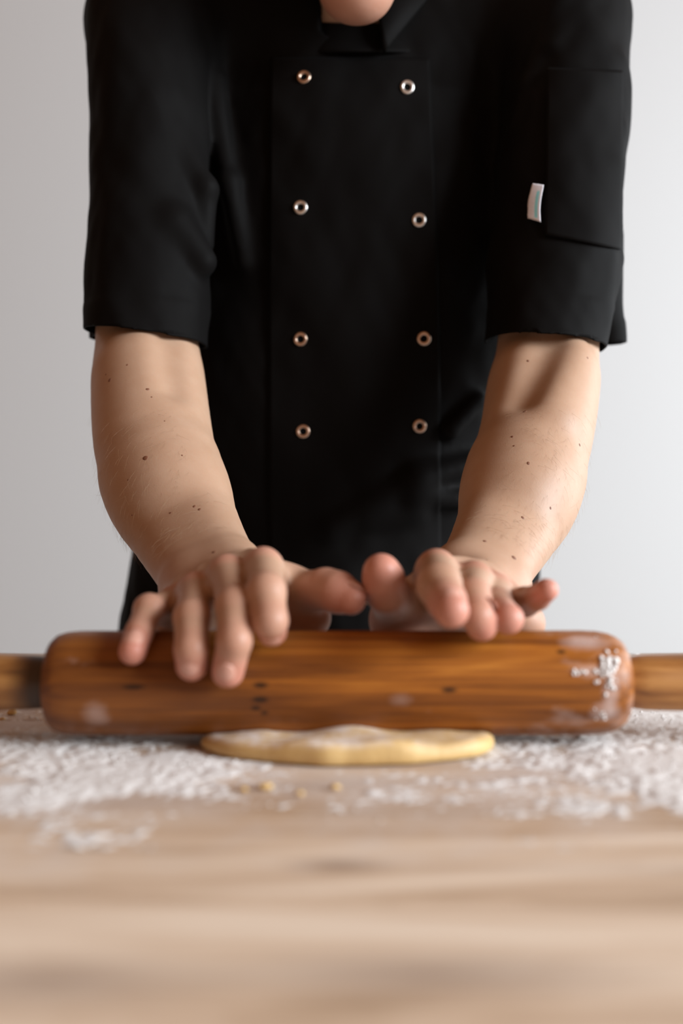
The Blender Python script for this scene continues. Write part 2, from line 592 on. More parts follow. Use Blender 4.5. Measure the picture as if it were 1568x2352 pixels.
for xa in (-0.77, 0.70):
    for ya in (y0 + 0.03, y1 - 0.10):
        bm = bmesh.new()
        box_bm(bm, (xa, ya, 0), (xa + 0.07, ya + 0.07, TABLE_Z - 0.034), 0.004)
        for v in bm.verts:
            if v.co.z < 0.2:
                v.co.x += (xa + 0.035 - v.co.x) * 0.3
                v.co.y += (ya + 0.035 - v.co.y) * 0.3
        me = bpy.data.meshes.new('leg')
        bm.to_mesh(me); bm.free()
        link('leg', me, m_leg, table, smooth=False)

# ------------------------------------------------------------------ person: body as one continuous surface
def fing(spec):
    return [(P(x, y, d), r) for (x, y, d, r) in spec]

L_FING = [
    fing([(604, 1304, .556, .0100), (611, 1362, .514, .0098), (620, 1425, .503, .0090), (623, 1449, .512, .0080)]),     # index
    fing([(520, 1322, .560, .0102), (538, 1392, .516, .0094), (538, 1472, .4985, .0087), (523, 1542, .505, .0083)]),    # middle
    fing([(450, 1360, .565, .0098), (441, 1420, .521, .0092), (439, 1492, .503, .0084), (440, 1527, .508, .0082)]),     # ring
    fing([(396, 1392, .575, .0092), (343, 1402, .542, .0080), (320, 1452, .524, .0072), (304, 1496, .512, .0070)]),     # little
]
L_THUMB = fing([(560, 1370, .628, .0140), (672, 1362, .592, .0130), (748, 1353, .560, .0112), (775, 1361, .553, .0112), (806, 1378, .546, .0082)])
R_FING = [
    fing([(1002, 1310, .560, .0105), (1008, 1345, .515, .0112), (1025, 1380, .500, .0100), (1036, 1402, .488, .0088)]),
    fing([(1090, 1335, .565, .0095), (1086, 1368, .526, .0085), (1096, 1416, .508, .0082), (1106, 1436, .512, .0082)]),
    fing([(1137, 1362, .575, .0092), (1140, 1390, .540, .0086), (1153, 1410, .524, .0082), (1166, 1421, .513, .0082)]),
    fing([(1166, 1384, .588, .0088), (1206, 1384, .560, .0078), (1234, 1372, .542, .0070), (1256, 1355, .528, .0060)]),
]
R_THUMB = fing([(1050, 1365, .630, .0135), (915, 1412, .585, .0125), (889, 1362, .556, .0112), (880, 1330, .549, .0110), (875, 1312, .545, .0098)])

def limb(spec):
    return [(P(x, y, d), r) for (x, y, d, r) in spec]

def spline(pts, n=4):
    """Catmull-Rom refinement of a chain of (point, radius)"""
    A = np.array([[*p, r] for p, r in pts])
    A = np.vstack([2 * A[0] - A[1], A, 2 * A[-1] - A[-2]])
    out = []
    for i in range(1, len(A) - 2):
        for k in range(n):
            t = k / n
            q = 0.5 * (2 * A[i] + (A[i + 1] - A[i - 1]) * t + (2 * A[i - 1] - 5 * A[i] + 4 * A[i + 1] - A[i + 2]) * t * t + (3 * A[i] - A[i - 1] - 3 * A[i + 1] + A[i + 2]) * t ** 3)
            out.append((q[:3], q[3]))
    out.append((A[-2][:3], A[-2][3]))
    return out

L_ARM = spline(limb([(335, 70, .915, .036), (337, 420, .862, .040), (338, 770, .835, .0412), (342, 880, .806, .0440), (352, 1000, .768, .0440), (372, 1100, .735, .0415), (394, 1150, .717, .0385)]))
R_ARM = spline(limb([(1280, 70, .905, .036), (1275, 420, .860, .040), (1258, 790, .833, .0408), (1245, 900, .804, .0435), (1230, 1000, .768, .0418), (1203, 1100, .735, .0405), (1188, 1150, .717, .0375)]))

def forearm_pair(spec, slope):
    c = 1 / math.sqrt(1 + slope * slope)
    ex = np.array([c, 0, slope * c])
    A, Bc = [], []
    for (x, y, d, r, o) in spec:
        p = P(x, y, d)
        A.append((p + ex * o, r)); Bc.append((p - ex * o, r))
    return spline(A), spline(Bc)

LFA, LFB = forearm_pair([(374, 1100, .735, .036, .006), (417, 1200, .700, .0275, .0105), (466, 1290, .656, .0215, .0108), (492, 1330, .632, .0195, .012)], 0.40)
RFA, RFB = forearm_pair([(1204, 1100, .735, .0345, .006), (1171, 1200, .700, .0260, .0098), (1123, 1290, .656, .0208, .0085), (1098, 1335, .632, .0195, .0100)], -0.36)

TORSO = [  # z, centre x, half width, front y, half depth
    (0.70, -0.012, 0.185, 0.920, 0.125), (0.90, -0.010, 0.190, 0.925, 0.125), (1.00, -0.005, 0.182, 0.918, 0.118),
    (1.12, 0.006, 0.176, 0.900, 0.118), (1.25, 0.014, 0.180, 0.884, 0.122), (1.36, 0.016, 0.178, 0.880, 0.115),
    (1.44, 0.016, 0.150, 0.893, 0.092), (1.50, 0.016, 0.090, 0.905, 0.070), (1.53, 0.016, 0.065, 0.905, 0.062)]

def loft(p, rows, grow=0.0, fgrow=0.0, tanz=(0.0, 0.0)):
    R = np.array(rows)
    z = np.clip(p[:, 2], R[0, 0], R[-1, 0])
    cx, a, fy, b = (np.interp(z, R[:, 0], R[:, i]) for i in range(1, 5))
    a = a + grow
    cy = fy + b
    b = b + grow + fgrow
    qx, qy = p[:, 0] - cx, p[:, 1] - cy
    k0 = np.sqrt((qx / a) ** 2 + (qy / b) ** 2)
    k1 = np.sqrt((qx / a ** 2) ** 2 + (qy / b ** 2) ** 2) + 1e-9
    d = k0 * (k0 - 1) / k1
    d = np.where(k0 < 1e-3, -np.minimum(a, b), d)
    dz = np.maximum(p[:, 2] - R[-1, 0], R[0, 0] - p[:, 2])
    return np.where(dz > 0, np.sqrt(np.maximum(d, 0) ** 2 + dz ** 2) + np.minimum(d, 0) * 0.0, d)

HEAD_C = np.array([0.0130, 0.8465, 1.557])
_t = math.radians(24)
HR = np.array([[1, 0, 0], [0, math.cos(_t), -math.sin(_t)], [0, math.sin(_t), math.cos(_t)]])   # columns: local axes in world
def hp(x, y, z):
    return HEAD_C + HR @ np.array([x, y, z])
# local head axes: x right, -y face direction, z up

def head_sdf(p):
    d = ellipsoid(p, hp(0, 0.012, 0.045), (0.074, 0.096, 0.083), HR)
    d = smin(d, ellipsoid(p, hp(0, -0.030, -0.020), (0.060, 0.064, 0.068), HR), 0.03)
    d = smin(d, cone(p, CHIN + np.array([0, 0.003, 0.005]), hp(0, -0.062, -0.045), 0.0200, 0.034), 0.02)
    d = smin(d, cone(p, CHIN + np.array([0, 0.016, 0.012]), hp(0, -0.040, -0.060), 0.0200, 0.040), 0.02)
    d = smin(d, ellipsoid(p, CHIN, (0.024, 0.022, 0.0195), HR), 0.018)
    for s in (-1, 1):
        d = smin(d, cone(p, hp(s * 0.052, 0.005, -0.040), CHIN + np.array([s * 0.010, 0.006, 0.006]), 0.017, 0.014), 0.018)
    d = smin(d, cone(p, hp(0, -0.094, 0.022), hp(0, -0.112, -0.018), 0.007, 0.011), 0.012)
    for s in (-1, 1):
        d = smin(d, ball(p, hp(s * 0.012, -0.104, -0.020), 0.0075), 0.006)
        d = smax(d, -ball(p, hp(s * 0.032, -0.100, 0.020), 0.012), 0.012)
        q = (p - hp(s * 0.032, -0.083, 0.022)) @ HR
        d = smin(d, smax(np.linalg.norm(q, axis=1) - 0.0138, -(q[:, 2] + 0.003), 0.002), 0.003)          # lowered upper lid
        d = smin(d, cone(p, hp(s * 0.016, -0.096, 0.036), hp(s * 0.046, -0.082, 0.036), 0.006, 0.005), 0.010)
        d = smin(d, ellipsoid(p, hp(s * 0.076, 0.012, 0.005), (0.006, 0.018, 0.032), HR), 0.008)
    d = smin(d, cone(p, hp(-0.018, -0.093, -0.044), hp(0.018, -0.093, -0.044), 0.0055, 0.0055), 0.006)
    d = smin(d, cone(p, hp(-0.015, -0.090, -0.055), hp(0.015, -0.090, -0.055), 0.006, 0.006), 0.006)
    return d

CHIN = P(820, -20, .805) + np.array([0, 0.004, 0.001])

def hand_sdf(p, FG, TH, wristA, wristB, side):
    w = (wristA[-1][0] + wristB[-1][0]) / 2
    ex = wristA[-1][0] - wristB[-1][0]
    ex = ex / np.linalg.norm(ex)
    palm = None
    n = len(FG)
    for i, f in enumerate(FG):
        m, r = f[0]
        s = (1.5 - i) / 1.5 * (1 if side < 0 else -1)
        root = w + ex * s * 0.016
        e = cone(p, root + np.array([0, 0, -0.002]), m + np.array([0, 0.004, -0.004]), 0.0150, 0.0105)
        palm = e if palm is None else smin(palm, e, 0.012)
        e = cone(p, root + np.array([0, 0, -0.006]), m + np.array([0, 0.010, -0.015]), 0.0150, 0.0095)
        palm = smin(palm, e, 0.012)
        palm = smin(palm, ball(p, m + np.array([0, 0.0, 0.0010]), r * 0.94), 0.006)       # knuckle
        mid = root * 0.45 + m * 0.55 + np.array([0, 0, 0.0095])
        palm = smin(palm, cone(p, mid, m + np.array([0, 0.004, 0.0060]), 0.0022, 0.0028), 0.006)   # tendon
    # web between neighbouring knuckles
    for f, g in zip(FG[:-1], FG[1:]):
        a = f[0][0] * 0.72 + f[1][0] * 0.28 + np.array([0, 0, -0.003])
        b = g[0][0] * 0.72 + g[1][0] * 0.28 + np.array([0, 0, -0.003])
        palm = smin(palm, cone(p, a, b, 0.0062, 0.0062), 0.006)
    # thenar and hypothenar pads
    th0, th1 = TH[0][0], TH[1][0]
    palm = smin(palm, cone(p, th0 + np.array([0, 0, -0.006]), th1 + np.array([0, 0.0, -0.003]), 0.0165, 0.0140), 0.012)
    palm = smin(palm, PADS[side](p), 0.012)
    # web between thumb and index
    a, b = FG[0][0][0], th1
    palm = smin(palm, cone(p, a * 0.62 + w * 0.38 + np.array([0, 0, -0.006]), a * 0.15 + b * 0.85, 0.0110, 0.0095), 0.012)
    palm = smin(palm, cone(p, a + np.array([0, 0.010, -0.006]), a * 0.35 + b * 0.65 + np.array([0, 0.006, 0.002]), 0.0080, 0.0080), 0.012)
    d = palm
    outs = []
    for i, f in enumerate(FG):
        e = chain(p, f, 0.002)
        # joint bulge (PIP) and finger pad
        e = smin(e, ball(p, f[1][0] + np.array([0, -0.0006, 0.0012]), f[1][1] * 0.93), 0.004)
        outs.append(smin(palm, e, 0.0055))
    e = chain(p, TH[1:], 0.004)
    outs.append(smin(palm, e, 0.007))
    for o in outs:
        d = np.minimum(d, o)
    return d

def pads_left(p):
    d = cone(p, P(600, 1405, .600), P(712, 1418, .588), .0150, .0125)
    return smin(d, cone(p, P(480, 1385, .62), P(430, 1415, .59), .0150, .0115), 0.015)
def pads_right(p):
    d = cone(p, P(1010, 1405, .605), P(905, 1428, .588), .0150, .0125)
    return smin(d, cone(p, P(1120, 1395, .62), P(1205, 1432, .590), .0165, .0120), 0.015)
PADS = {-1: pads_left, 1: pads_right}

def in_box(p, pts, m):
    Q = np.array(pts)
    lo, hi = Q.min(0) - m, Q.max(0) + m
    return ((p > lo) & (p < hi)).all(1)

def local(p, d, mask, fn):
    """minimum with fn evaluated only where mask is set"""
    if mask.any():
        e = fn(p[mask], d[mask])
        d[mask] = e
    return d

L_PTS = [q for f in L_FING for q, _ in f] + [q for q, _ in L_THUMB] + [q for q, _ in LFA] + [P(720, 1440, .58)]
R_PTS = [q for f in R_FING for q, _ in f] + [q for q, _ in R_THUMB] + [q for q, _ in RFA] + [P(1240, 1450, .58)]
LA_PTS = [q for q, _ in L_ARM] + [q for q, _ in LFA]
RA_PTS = [q for q, _ in R_ARM] + [q for q, _ in RFA]

def left_arm(p):
    d = chain(p, L_ARM, 0.004)
    d = smin(d, cone(p, P(312, 865, .790), P(328, 1010, .752), .026, .027), 0.016)          # brachioradialis
    d = smax(d, -cone(p, P(392, 760, .776), P(402, 880, .742), .004, .001), 0.024)
    e = smin(chain(p, LFA, 0.004), chain(p, LFB, 0.004), 0.012)
    return smin(d, e, 0.014)

def right_arm(p):
    d = chain(p, R_ARM, 0.004)
    d = smin(d, cone(p, P(1292, 850, .793), P(1256, 985, .748), .0240, .027), 0.014)
    d = smax(d, -cone(p, P(1262, 775, .774), P(1200, 915, .736), .005, .0005), 0.028)
    e = smin(chain(p, RFA, 0.004), chain(p, RFB, 0.004), 0.012)
    return smin(d, e, 0.014)

LEGS = [[(np.array([s * 0.095 - 0.01, 1.035, 0.88]), 0.088), (np.array([s * 0.11 - 0.01, 1.03, 0.50]), 0.056), (np.array([s * 0.12 - 0.01, 1.08, 0.10]), 0.040)] for s in (-1, 1)]

def body_sdf(p):
    d = loft(p, TORSO)
    for pts in (L_ARM, R_ARM):
        d = smin(d, cone(p, (0.0157, .975, 1.452), pts[0][0] + np.array([0, .012, 0]), .048, .036), 0.03)
    d = smin(d, cone(p, (0.0157, .955, 1.47), hp(0, 0.02, -0.01), .056, .052), 0.025)
    for leg in LEGS:
        d = smin(d, chain(p, leg, 0.02), 0.03)
        d = smin(d, cone(p, leg[2][0] + np.array([0, 0.02, -0.055]), leg[2][0] + np.array([0, -0.15, -0.075]), 0.036, 0.022), 0.03)
    local(p, d, in_box(p, [HEAD_C], 0.20), lambda q, e: smin(e, head_sdf(q), 0.015))
    d2 = d.copy()
    local(p, d, in_box(p, LA_PTS, 0.09), lambda q, e: smin(e, left_arm(q), 0.006))
    local(p, d2, in_box(p, RA_PTS, 0.09), lambda q, e: smin(e, right_arm(q), 0.006))
    local(p, d, in_box(p, L_PTS, 0.035), lambda q, e: smin(e, hand_sdf(q, L_FING, L_THUMB, LFA, LFB, -1), 0.010))
    local(p, d2, in_box(p, R_PTS, 0.035), lambda q, e: smin(e, hand_sdf(q, R_FING, R_THUMB, RFB, RFA, 1), 0.010))
    return np.minimum(d, d2)

gx = axis_grid([(-0.30, -0.16, .004), (-0.16, 0.16, .0017), (0.16, 0.30, .004)])
gy = axis_grid([(0.46, 0.66, .0017), (0.66, 0.86, .003), (0.86, 1.22, .006)])
gz = axis_grid([(-0.01, 0.90, .009), (0.90, 0.915, .003), (0.915, 1.02, .0017), (1.02, 1.22, .003), (1.22, 1.40, .006), (1.40, 1.70, .0032)])
V, Q = surface_nets(body_sdf, gx, gy, gz)
body_me = quad_mesh('person', V, Q)

# blood flush of knuckles, fingertips and chin, stored as a skin-colour attribute
fl = np.zeros(len(V))
def flush(c, r, a):
    global fl
    d = np.linalg.norm(V - c, axis=1)
    fl = np.maximum(fl, a * np.clip(1 - (d / r) ** 2, 0, 1))
for FG, TH in ((L_FING, L_THUMB), (R_FING, R_THUMB)):
    for f in FG:
        flush(f[0][0] + np.array([0, 0, .008]), 0.014, 0.55)
        flush(f[1][0], 0.015, 0.55)
        flush(f[3][0], 0.020, 0.95)
        flush(f[2][0], 0.016, 0.50)
    flush(TH[-1][0], 0.026, 0.85)
    flush(TH[2][0], 0.022, 0.6)
    flush(TH[1][0] + np.array([0, 0, -.01]), 0.035, 0.5)
flush(CHIN, 0.075, 0.45)
arm_z = np.clip((1.01 - V[:, 2]) / 0.05, 0, 1) * (V[:, 1] < 0.66)
fl = np.maximum(fl, 0.22 * arm_z)
at = body_me.attributes.new('flush', 'FLOAT', 'POINT')
at.data.foreach_set('value', fl.astype(np.float32))

m_skin = skin_material()
person = link('person', body_me, m_skin)
tag(person, 'person in a black short-sleeved chef jacket leaning over the table, hands on the rolling pin', 'person')
body_bvh = BVHTree.FromPolygons([tuple(v) for v in V], [tuple(q) for q in Q])

def hit(bvh, px, py):
    o = Vector((0, 0, CAM_Z))
    d = (Vector(P(px, py, 1.0)) - o).normalized()
    return bvh.ray_cast(o, d)

# ------------------------------------------------------------------ jacket
JT = [  # z, centre x, half width, front y, half depth
    (0.76, -0.012, 0.222, 0.895, 0.155), (0.84, -0.013, 0.224, 0.897, 0.152), (0.905, -0.0133, 0.2185, 0.897, 0.150), (0.95, -0.009, 0.2155, 0.895, 0.147), (1.00, -0.005, 0.211, 0.892, 0.142), (1.10, 0.004, 0.198, 0.880, 0.140),
    (1.22, 0.013, 0.197, 0.866, 0.140), (1.33, 0.0157, 0.195, 0.860, 0.132), (1.40, 0.0157, 0.180, 0.866, 0.115),
    (1.45, 0.0157, 0.135, 0.880, 0.092), (1.49, 0.0157, 0.085, 0.893, 0.082)]
JL = spline(limb([(346, 60, .905, .0575), (343, 150, .885, .0520), (342, 300, .868, .0520), (343, 450, .855, .0500), (343, 600, .840, .0495), (337, 765, .8255, .0480), (334, 900, .815, .0475)]))
JR = spline(limb([(1298, 60, .895, .0580), (1300, 150, .885, .0530), (1302, 250, .873, .0530), (1289, 400, .860, .0525), (1274, 570, .845, .0525), (1270, 640, .838, .0510), (1256, 790, .8235, .0475), (1250, 920, .812, .0465)]))
# (start, end, radius) of raised folds seen in the cloth, each lying along its surface
FOLDS = [
    ((380, 295, .838), (470, 430, .832), .012), ((472, 440, .836), (468, 560, .834), .010), ((400, 520, .812), (462, 600, .815), .016),
    ((490, 190, .892), (525, 420, .884), .009), ((525, 420, .880), (560, 600, .885), .009),
    ((1290, 0, .846), (1215, 200, .846), .008), ((1215, 200, .846), (1190, 300, .844), .007),
    ((1350, 0, .850), (1270, 110, .838), .008),
    ((1405, 150, .848), (1330, 260, .828), .010), ((1400, 300, .845), (1375, 390, .826), .011), ((1395, 400, .828), (1380, 560, .822), .008),
    ((1300, 690, .800), (1340, 560, .806), .010), ((1390, 600, .838), (1340, 720, .800), .012), ((1290, 600, .802), (1330, 660, .800), .010),
    ((760, 1215, .893), (960, 1100, .890), .010), ((960, 1100, .890), (1090, 1065, .905), .012), ((955, 1140, .891), (1080, 1150, .903), .010), ((850, 1190, .892), (960, 1180, .892), .008),
    ((1035, 990, .892), (1100, 920, .900), .008),
]
FOLDS = [(P(*a), P(*b), r) for a, b, r in FOLDS]

def d_sleeves(p):
    dl = chain(p, JL, 0.006)
    dr = chain(p, JR, 0.006)
    dr = smin(dr, cone(p, P(1360, 560, .880), P(1400, 800, .885), .026, .0145), 0.02)       # loose flap at the back of the sleeve
    dl = smin(dl, cone(p, P(280, 560, .880), P(258, 800, .872), .026, .0175), 0.02)
    band = 0.0009 * np.clip((1.196 - p[:, 2]) / 0.003, 0, 1)          # turned-up hem
    return dl - band, dr - band

def wrinkle(p):
    x, y, z = p.T
    a = fbm(x * 16 + z * 5, y * 16, z * 11 + x * 9, 3) - 0.5
    b = fbm(x * 38 + 9, y * 38, z * 22 - x * 20, 2) - 0.5
    return 0.010 * a + 0.0035 * b + 0.001

def jacket_sdf(p):
    dt = loft(p, JT)
    dl, dr = d_sleeves(p)
    for pts in (JL, JR):
        dt = smin(dt, cone(p, (0.0157, .955, 1.490), pts[0][0] + np.array([0, .012, .008]), .058, .050), 0.045)
    k = np.interp(p[:, 2], (1.18, 1.40), (0.008, 0.025))
    d = smin(dt, np.minimum(dl, dr), k)
    d = d + wrinkle(p)
    near = np.abs(d) < 0.06
    if near.any():
        q, e = p[near], d[near]
        for a, b, r in FOLDS:
            e = smin(e, cone(q, a, b, r, r * 0.8), 0.010)
        d[near] = e
    return d

jx = axis_grid([(-0.30, 0.33, .0036)])
jy = axis_grid([(0.74, 0.92, .0036), (0.92, 1.25, .007)])
jz = axis_grid([(0.70, 1.12, .0055), (1.12, 1.60, .0036)])
JV, JQ = surface_nets(jacket_sdf, jx, jy, jz, project=1)

def hem_field(p):
    """positive where the cloth is cut away"""
    dt = loft(p, JT)
    dl, dr = d_sleeves(p)
    x, y, z = p.T
    zl = 1.1700 - 0.012 * np.clip((x + 0.167) / 0.05, -1.2, 1.2) * 0.5 + 0.02 * (0.84 - y) * -1
    zr = 1.1635 - 0.004 * np.clip((x - 0.175) / 0.05, -1.2, 1.0) + 0.016 * np.clip((y - 0.845) / 0.03, 0, 1)
    g = 0.78 - z
    g = np.where((dl < dt) & (z < 1.30), np.maximum(g, zl - z), g)
    g = np.where((dr < dt) & (z < 1.30), np.maximum(g, zr - z), g)
    # neck opening: tilted plane
    zn = 1.446 + (y - 0.88) * 0.42
    rn = np.hypot((x - 0.0157) / 0.085, (y - 0.955) / 0.085)
    g = np.where((rn < 0.97) & (z > 1.38), np.maximum(g, z - zn), g)
    return g

def cut(V, Q, field):
    g = field(V)
    keep = ~(g[Q] > 0).all(1)
    Q = Q[keep]
    # slide the outermost vertices onto the cut
    e = 0.0005
    m = np.unique(Q[(g[Q] > 0).any(1)])
    m = m[g[m] > 0]
    gr = np.stack([field(V[m] + np.eye(3)[i] * e) - g[m] for i in range(3)], 1) / e
    n2 = np.maximum((gr * gr).sum(1), 0.2)
    V = V.copy()
    st = np.clip(g[m] / n2, 0, 0.012)
    V[m] -= st[:, None] * gr
    used = np.unique(Q)
    re = np.full(len(V), -1); re[used] = np.arange(len(used))
    return V[used], re[Q]

JV, JQ = cut(JV, JQ, hem_field)
m_cloth = cloth_material('black_cotton_twill', (0.0045, 0.0041, 0.0040))
jacket = link('jacket', quad_mesh('jacket', JV, JQ), m_cloth, person)
jacket['label'] = 'black short-sleeved double-breasted cotton jacket'
sol = jacket.modifiers.new('thickness', 'SOLIDIFY')
sol.thickness = 0.0016
sol.offset = -1
jac_bvh = BVHTree.FromPolygons([tuple(v) for v in JV], [tuple(q) for q in JQ])

def patch(name, outline_uv, lift, mat, parent, nu=40, nv=60, thick=0.0016, bvh=jac_bvh):
    """cloth patch laid over the jacket: outline_uv(u, v) gives a pixel, cast onto the cloth from the front"""
    V, ok = [], []
    for j in range(nv + 1):
        for i in range(nu + 1):
            px, py = outline_uv(i / nu, j / nv)
            loc, nrm, _, _ = hit(bvh, px, py)
            if loc is None:
                loc, nrm, _, _ = hit(bvh, px + 1.3, py + 0.9)
            if loc is None:
                print('MISS', name, round(px), round(py))
                V.append(V[-1] if V else (0, 0, 0)); ok.append(False); continue
            if nrm.y > 0:
                nrm = -nrm
            V.append(tuple(loc + nrm * lift)); ok.append(True)
    V = np.array(V).reshape(nv + 1, nu + 1, 3)
    for _ in range(3):                     # relax
        W = V.copy()
        W[1:-1, 1:-1] = 0.5 * V[1:-1, 1:-1] + 0.125 * (V[:-2, 1:-1] + V[2:, 1:-1] + V[1:-1, :-2] + V[1:-1, 2:])
        V = W
    V = V.reshape(-1, 3)
    F = []
    for j in range(nv):
        for i in range(nu):
            a = j * (nu + 1) + i
            f = (a, a + 1, a + nu + 2, a + nu + 1)
            if all(ok[q] for q in f):
                F.append(f[::-1])
    me = mesh(name, V, F)
    o = link(name, me, mat, parent)
    s = o.modifiers.new('thickness', 'SOLIDIFY')
    s.thickness = thick
    s.offset = -1
    return o

def flap_px(u, v):
    py = 135 + v * (1350 - 135)
    left = 622 - 4 * math.sin(v * 3.1)
    right = 985 + 25 * math.sin(min(1, v * 1.4) * 1.57)
    return left + (right - left) * u, py
flap = patch('front_flap', flap_px, 0.0024, m_cloth, jacket, 46, 120)

def pocket_px(u, v):
    top = (1258, 160), (1425, 165)
    bot = (1252, 542), (1420, 574)
    a = np.array(top[0]) * (1 - v) + np.array(bot[0]) * v
    b = np.array(top[1]) * (1 - v) + np.array(bot[1]) * v
    q = a * (1 - u) + b * u
    return q[0], q[1]
patch('sleeve_pocket', pocket_px, 0.0030, m_cloth, jacket, 26, 50, 0.0022)

# stand collar, open at the front right of the chin
def collar():
    V, F = [], []
    n, mrows = 72, 7
    for j in range(mrows + 1):
        t = j / mrows
        for i in range(n + 1):
            a = math.radians(-72 + 340 * i / n)            # 0 deg faces the camera, opening just beside it
            ax = 0.0157 + 0.005 + (0.082 - 0.012 * t) * math.sin(a)
            ay = 0.952 - (0.084 - 0.012 * t) * math.cos(a)
            az = 1.436 + (ay - 0.88) * 0.42 + (0.040 * t - 0.008) * (1 - 0.35 * max(0, math.cos(a)))
            V.append((ax, ay, az))
    for j in range(mrows):
        for i in range(n):
            q = j * (n + 1) + i
            F.append((q, q + 1, q + n + 2, q + n + 1))
    return mesh('collar', V, F)
col_o = link('collar', collar(), m_cloth, jacket)
s = col_o.modifiers.new('thickness', 'SOLIDIFY'); s.thickness = 0.003; s.offset = 0
s = col_o.modifiers.new('smooth', 'SUBSURF'); s.levels = 1; s.render_levels = 1

# collar tip lying beside the chin
def collar_tip():
    nu, nv = 14, 12
    A, B, Cc, Dd = np.array((868, 40)), np.array((884, 120)), np.array((950, -70)), np.array((1020, -50))
    V, F = [], []
    for j in range(nv + 1):
        for i in range(nu + 1):
            u, v = i / nu, j / nv
            q = (A * (1 - v) + B * v) * (1 - u) + (Cc * (1 - v) + Dd * v) * u
            d = 0.868 + 0.030 * u * u - 0.004 * math.sin(v * math.pi) - 0.004
            V.append(P(q[0], q[1], d))
    for j in range(nv):
        for i in range(nu):
            a = j * (nu + 1) + i
            F.append((a + nu + 1, a + nu + 2, a + 1, a))
    return mesh('collar_tip', V, F)
ct = link('collar_tip', collar_tip(), m_cloth, jacket)
s_ = ct.modifiers.new('thickness', 'SOLIDIFY'); s_.thickness = 0.004; s_.offset = -1

# snap buttons: flat metal rings with a dark hollow
def metal_mat(name, c):
    m, nt, b = new_mat(name)
    n = noise(nt, coords(nt, (1, 1, 1)), 900, 3)
    nt.links.new(mixc(nt, n, tuple(x * 0.85 for x in c), c), b.inputs['Base Color'])
    b.inputs['Metallic'].default_value = 1.0
    b.inputs['Roughness'].default_value = 0.32
    return m
m_copper = metal_mat('worn_copper_snap', (0.62, 0.44, 0.34))
m_silver = metal_mat('silver_snap', (0.80, 0.76, 0.73))
m_hole = plain('snap_hollow', (0.004, 0.004, 0.004), 0.9, bstr=0)
m_hole.node_tree.nodes['Principled BSDF'].inputs['Specular IOR Level'].default_value = 0.05
flap_me = flap.data
flap_bvh = BVHTree.FromPolygons([tuple(v.co) for v in flap_me.vertices], [tuple(p.vertices) for p in flap_me.polygons])

def snap_mesh():
    prof = [(0.0031, 0.0001), (0.0032, 0.0009), (0.0038, 0.0013), (0.0046, 0.00145), (0.0055, 0.0012), (0.0060, 0.0007), (0.0062, 0.0)]
    V, F = [], []
    seg = 40
    for r, h in prof:
        for k in range(seg):
            a = 2 * math.pi * k / seg
            V.append((r * math.cos(a), r * math.sin(a), h))
    for i in range(len(prof) - 1):
        for k in range(seg):
            k2 = (k + 1) % seg
            F.append((i * seg + k, (i + 1) * seg + k, (i + 1) * seg + k2, i * seg + k2))
    nb = len(F)
    F.append(tuple(range(seg)))
    me = mesh('snap_button', V, F)
    return me, nb
BUTTONS = [(698, 178, 0), (935, 201, 1), (690, 477, 1), (962, 506, 1), (690, 779, 0), (973, 778, 0), (696, 991, 0), (963, 979, 0)]
snap_variants = {}
for px, py, kind in BUTTONS:
    if kind not in snap_variants:
        me, nb = snap_mesh()
        me.materials.append((m_copper, m_silver)[kind])
        me.materials.append(m_hole)
        me.polygons[nb].material_index = 1
        snap_variants[kind] = me
    loc, nrm, _, _ = hit(flap_bvh, px, py)
    if nrm.y > 0:
        nrm = -nrm
    nrm = (nrm + Vector((0, -0.6, 0.0))).normalized()
    tilt = Vector((random.uniform(-.08, .08), 0, random.uniform(-.08, .08)))
    o = link('snap_button', snap_variants[kind], None, jacket)
    o.rotation_euler = (nrm + tilt).to_track_quat('Z', 'Y').to_euler()
    o.location = loc + nrm * 0.0006
    if kind:
        o['label'] = 'bright silver snap button'

# white fabric tag on the pocket edge
def tag_px(u, v):
    a = np.array((1227, 428)) * (1 - v) + np.array((1217, 508)) * v
    b = np.array((1250, 432)) * (1 - v) + np.array((1244, 517)) * v
    q = a * (1 - u) + b * u
    return q[0] - 3 * math.sin(v * 3.14), q[1]
def tag_material():
    m, nt, b = new_mat('woven_tag')
    at = N(nt, 'ShaderNodeAttribute', attribute_name='band')
    n = noise(nt, coords(nt, (1, 1, 1)), 1200, 3)
    c = mixc(nt, n, (0.50, 0.48, 0.52), (0.72, 0.70, 0.74))
    c = mixc(nt, at.outputs['Fac'], c, (0.22, 0.55, 0.58))
    nt.links.new(c, b.inputs['Base Color'])
    b.inputs['Roughness'].default_value = 0.8
    return m
ft = patch('fabric_tag', tag_px, 0.0050, tag_material(), jacket, 12, 20, 0.0008)
ft['label'] = 'small white woven tag with a pale turquoise band'
band = np.array([1.0 if (7 <= (i % 13) <= 9 and 4 <= (i // 13) <= 18) else 0.0 for i in range(13 * 21)], np.float32)
ba = ft.data.attributes.new('band', 'FLOAT', 'POINT')
ba.data.foreach_set('value', band[:len(ft.data.vertices)])

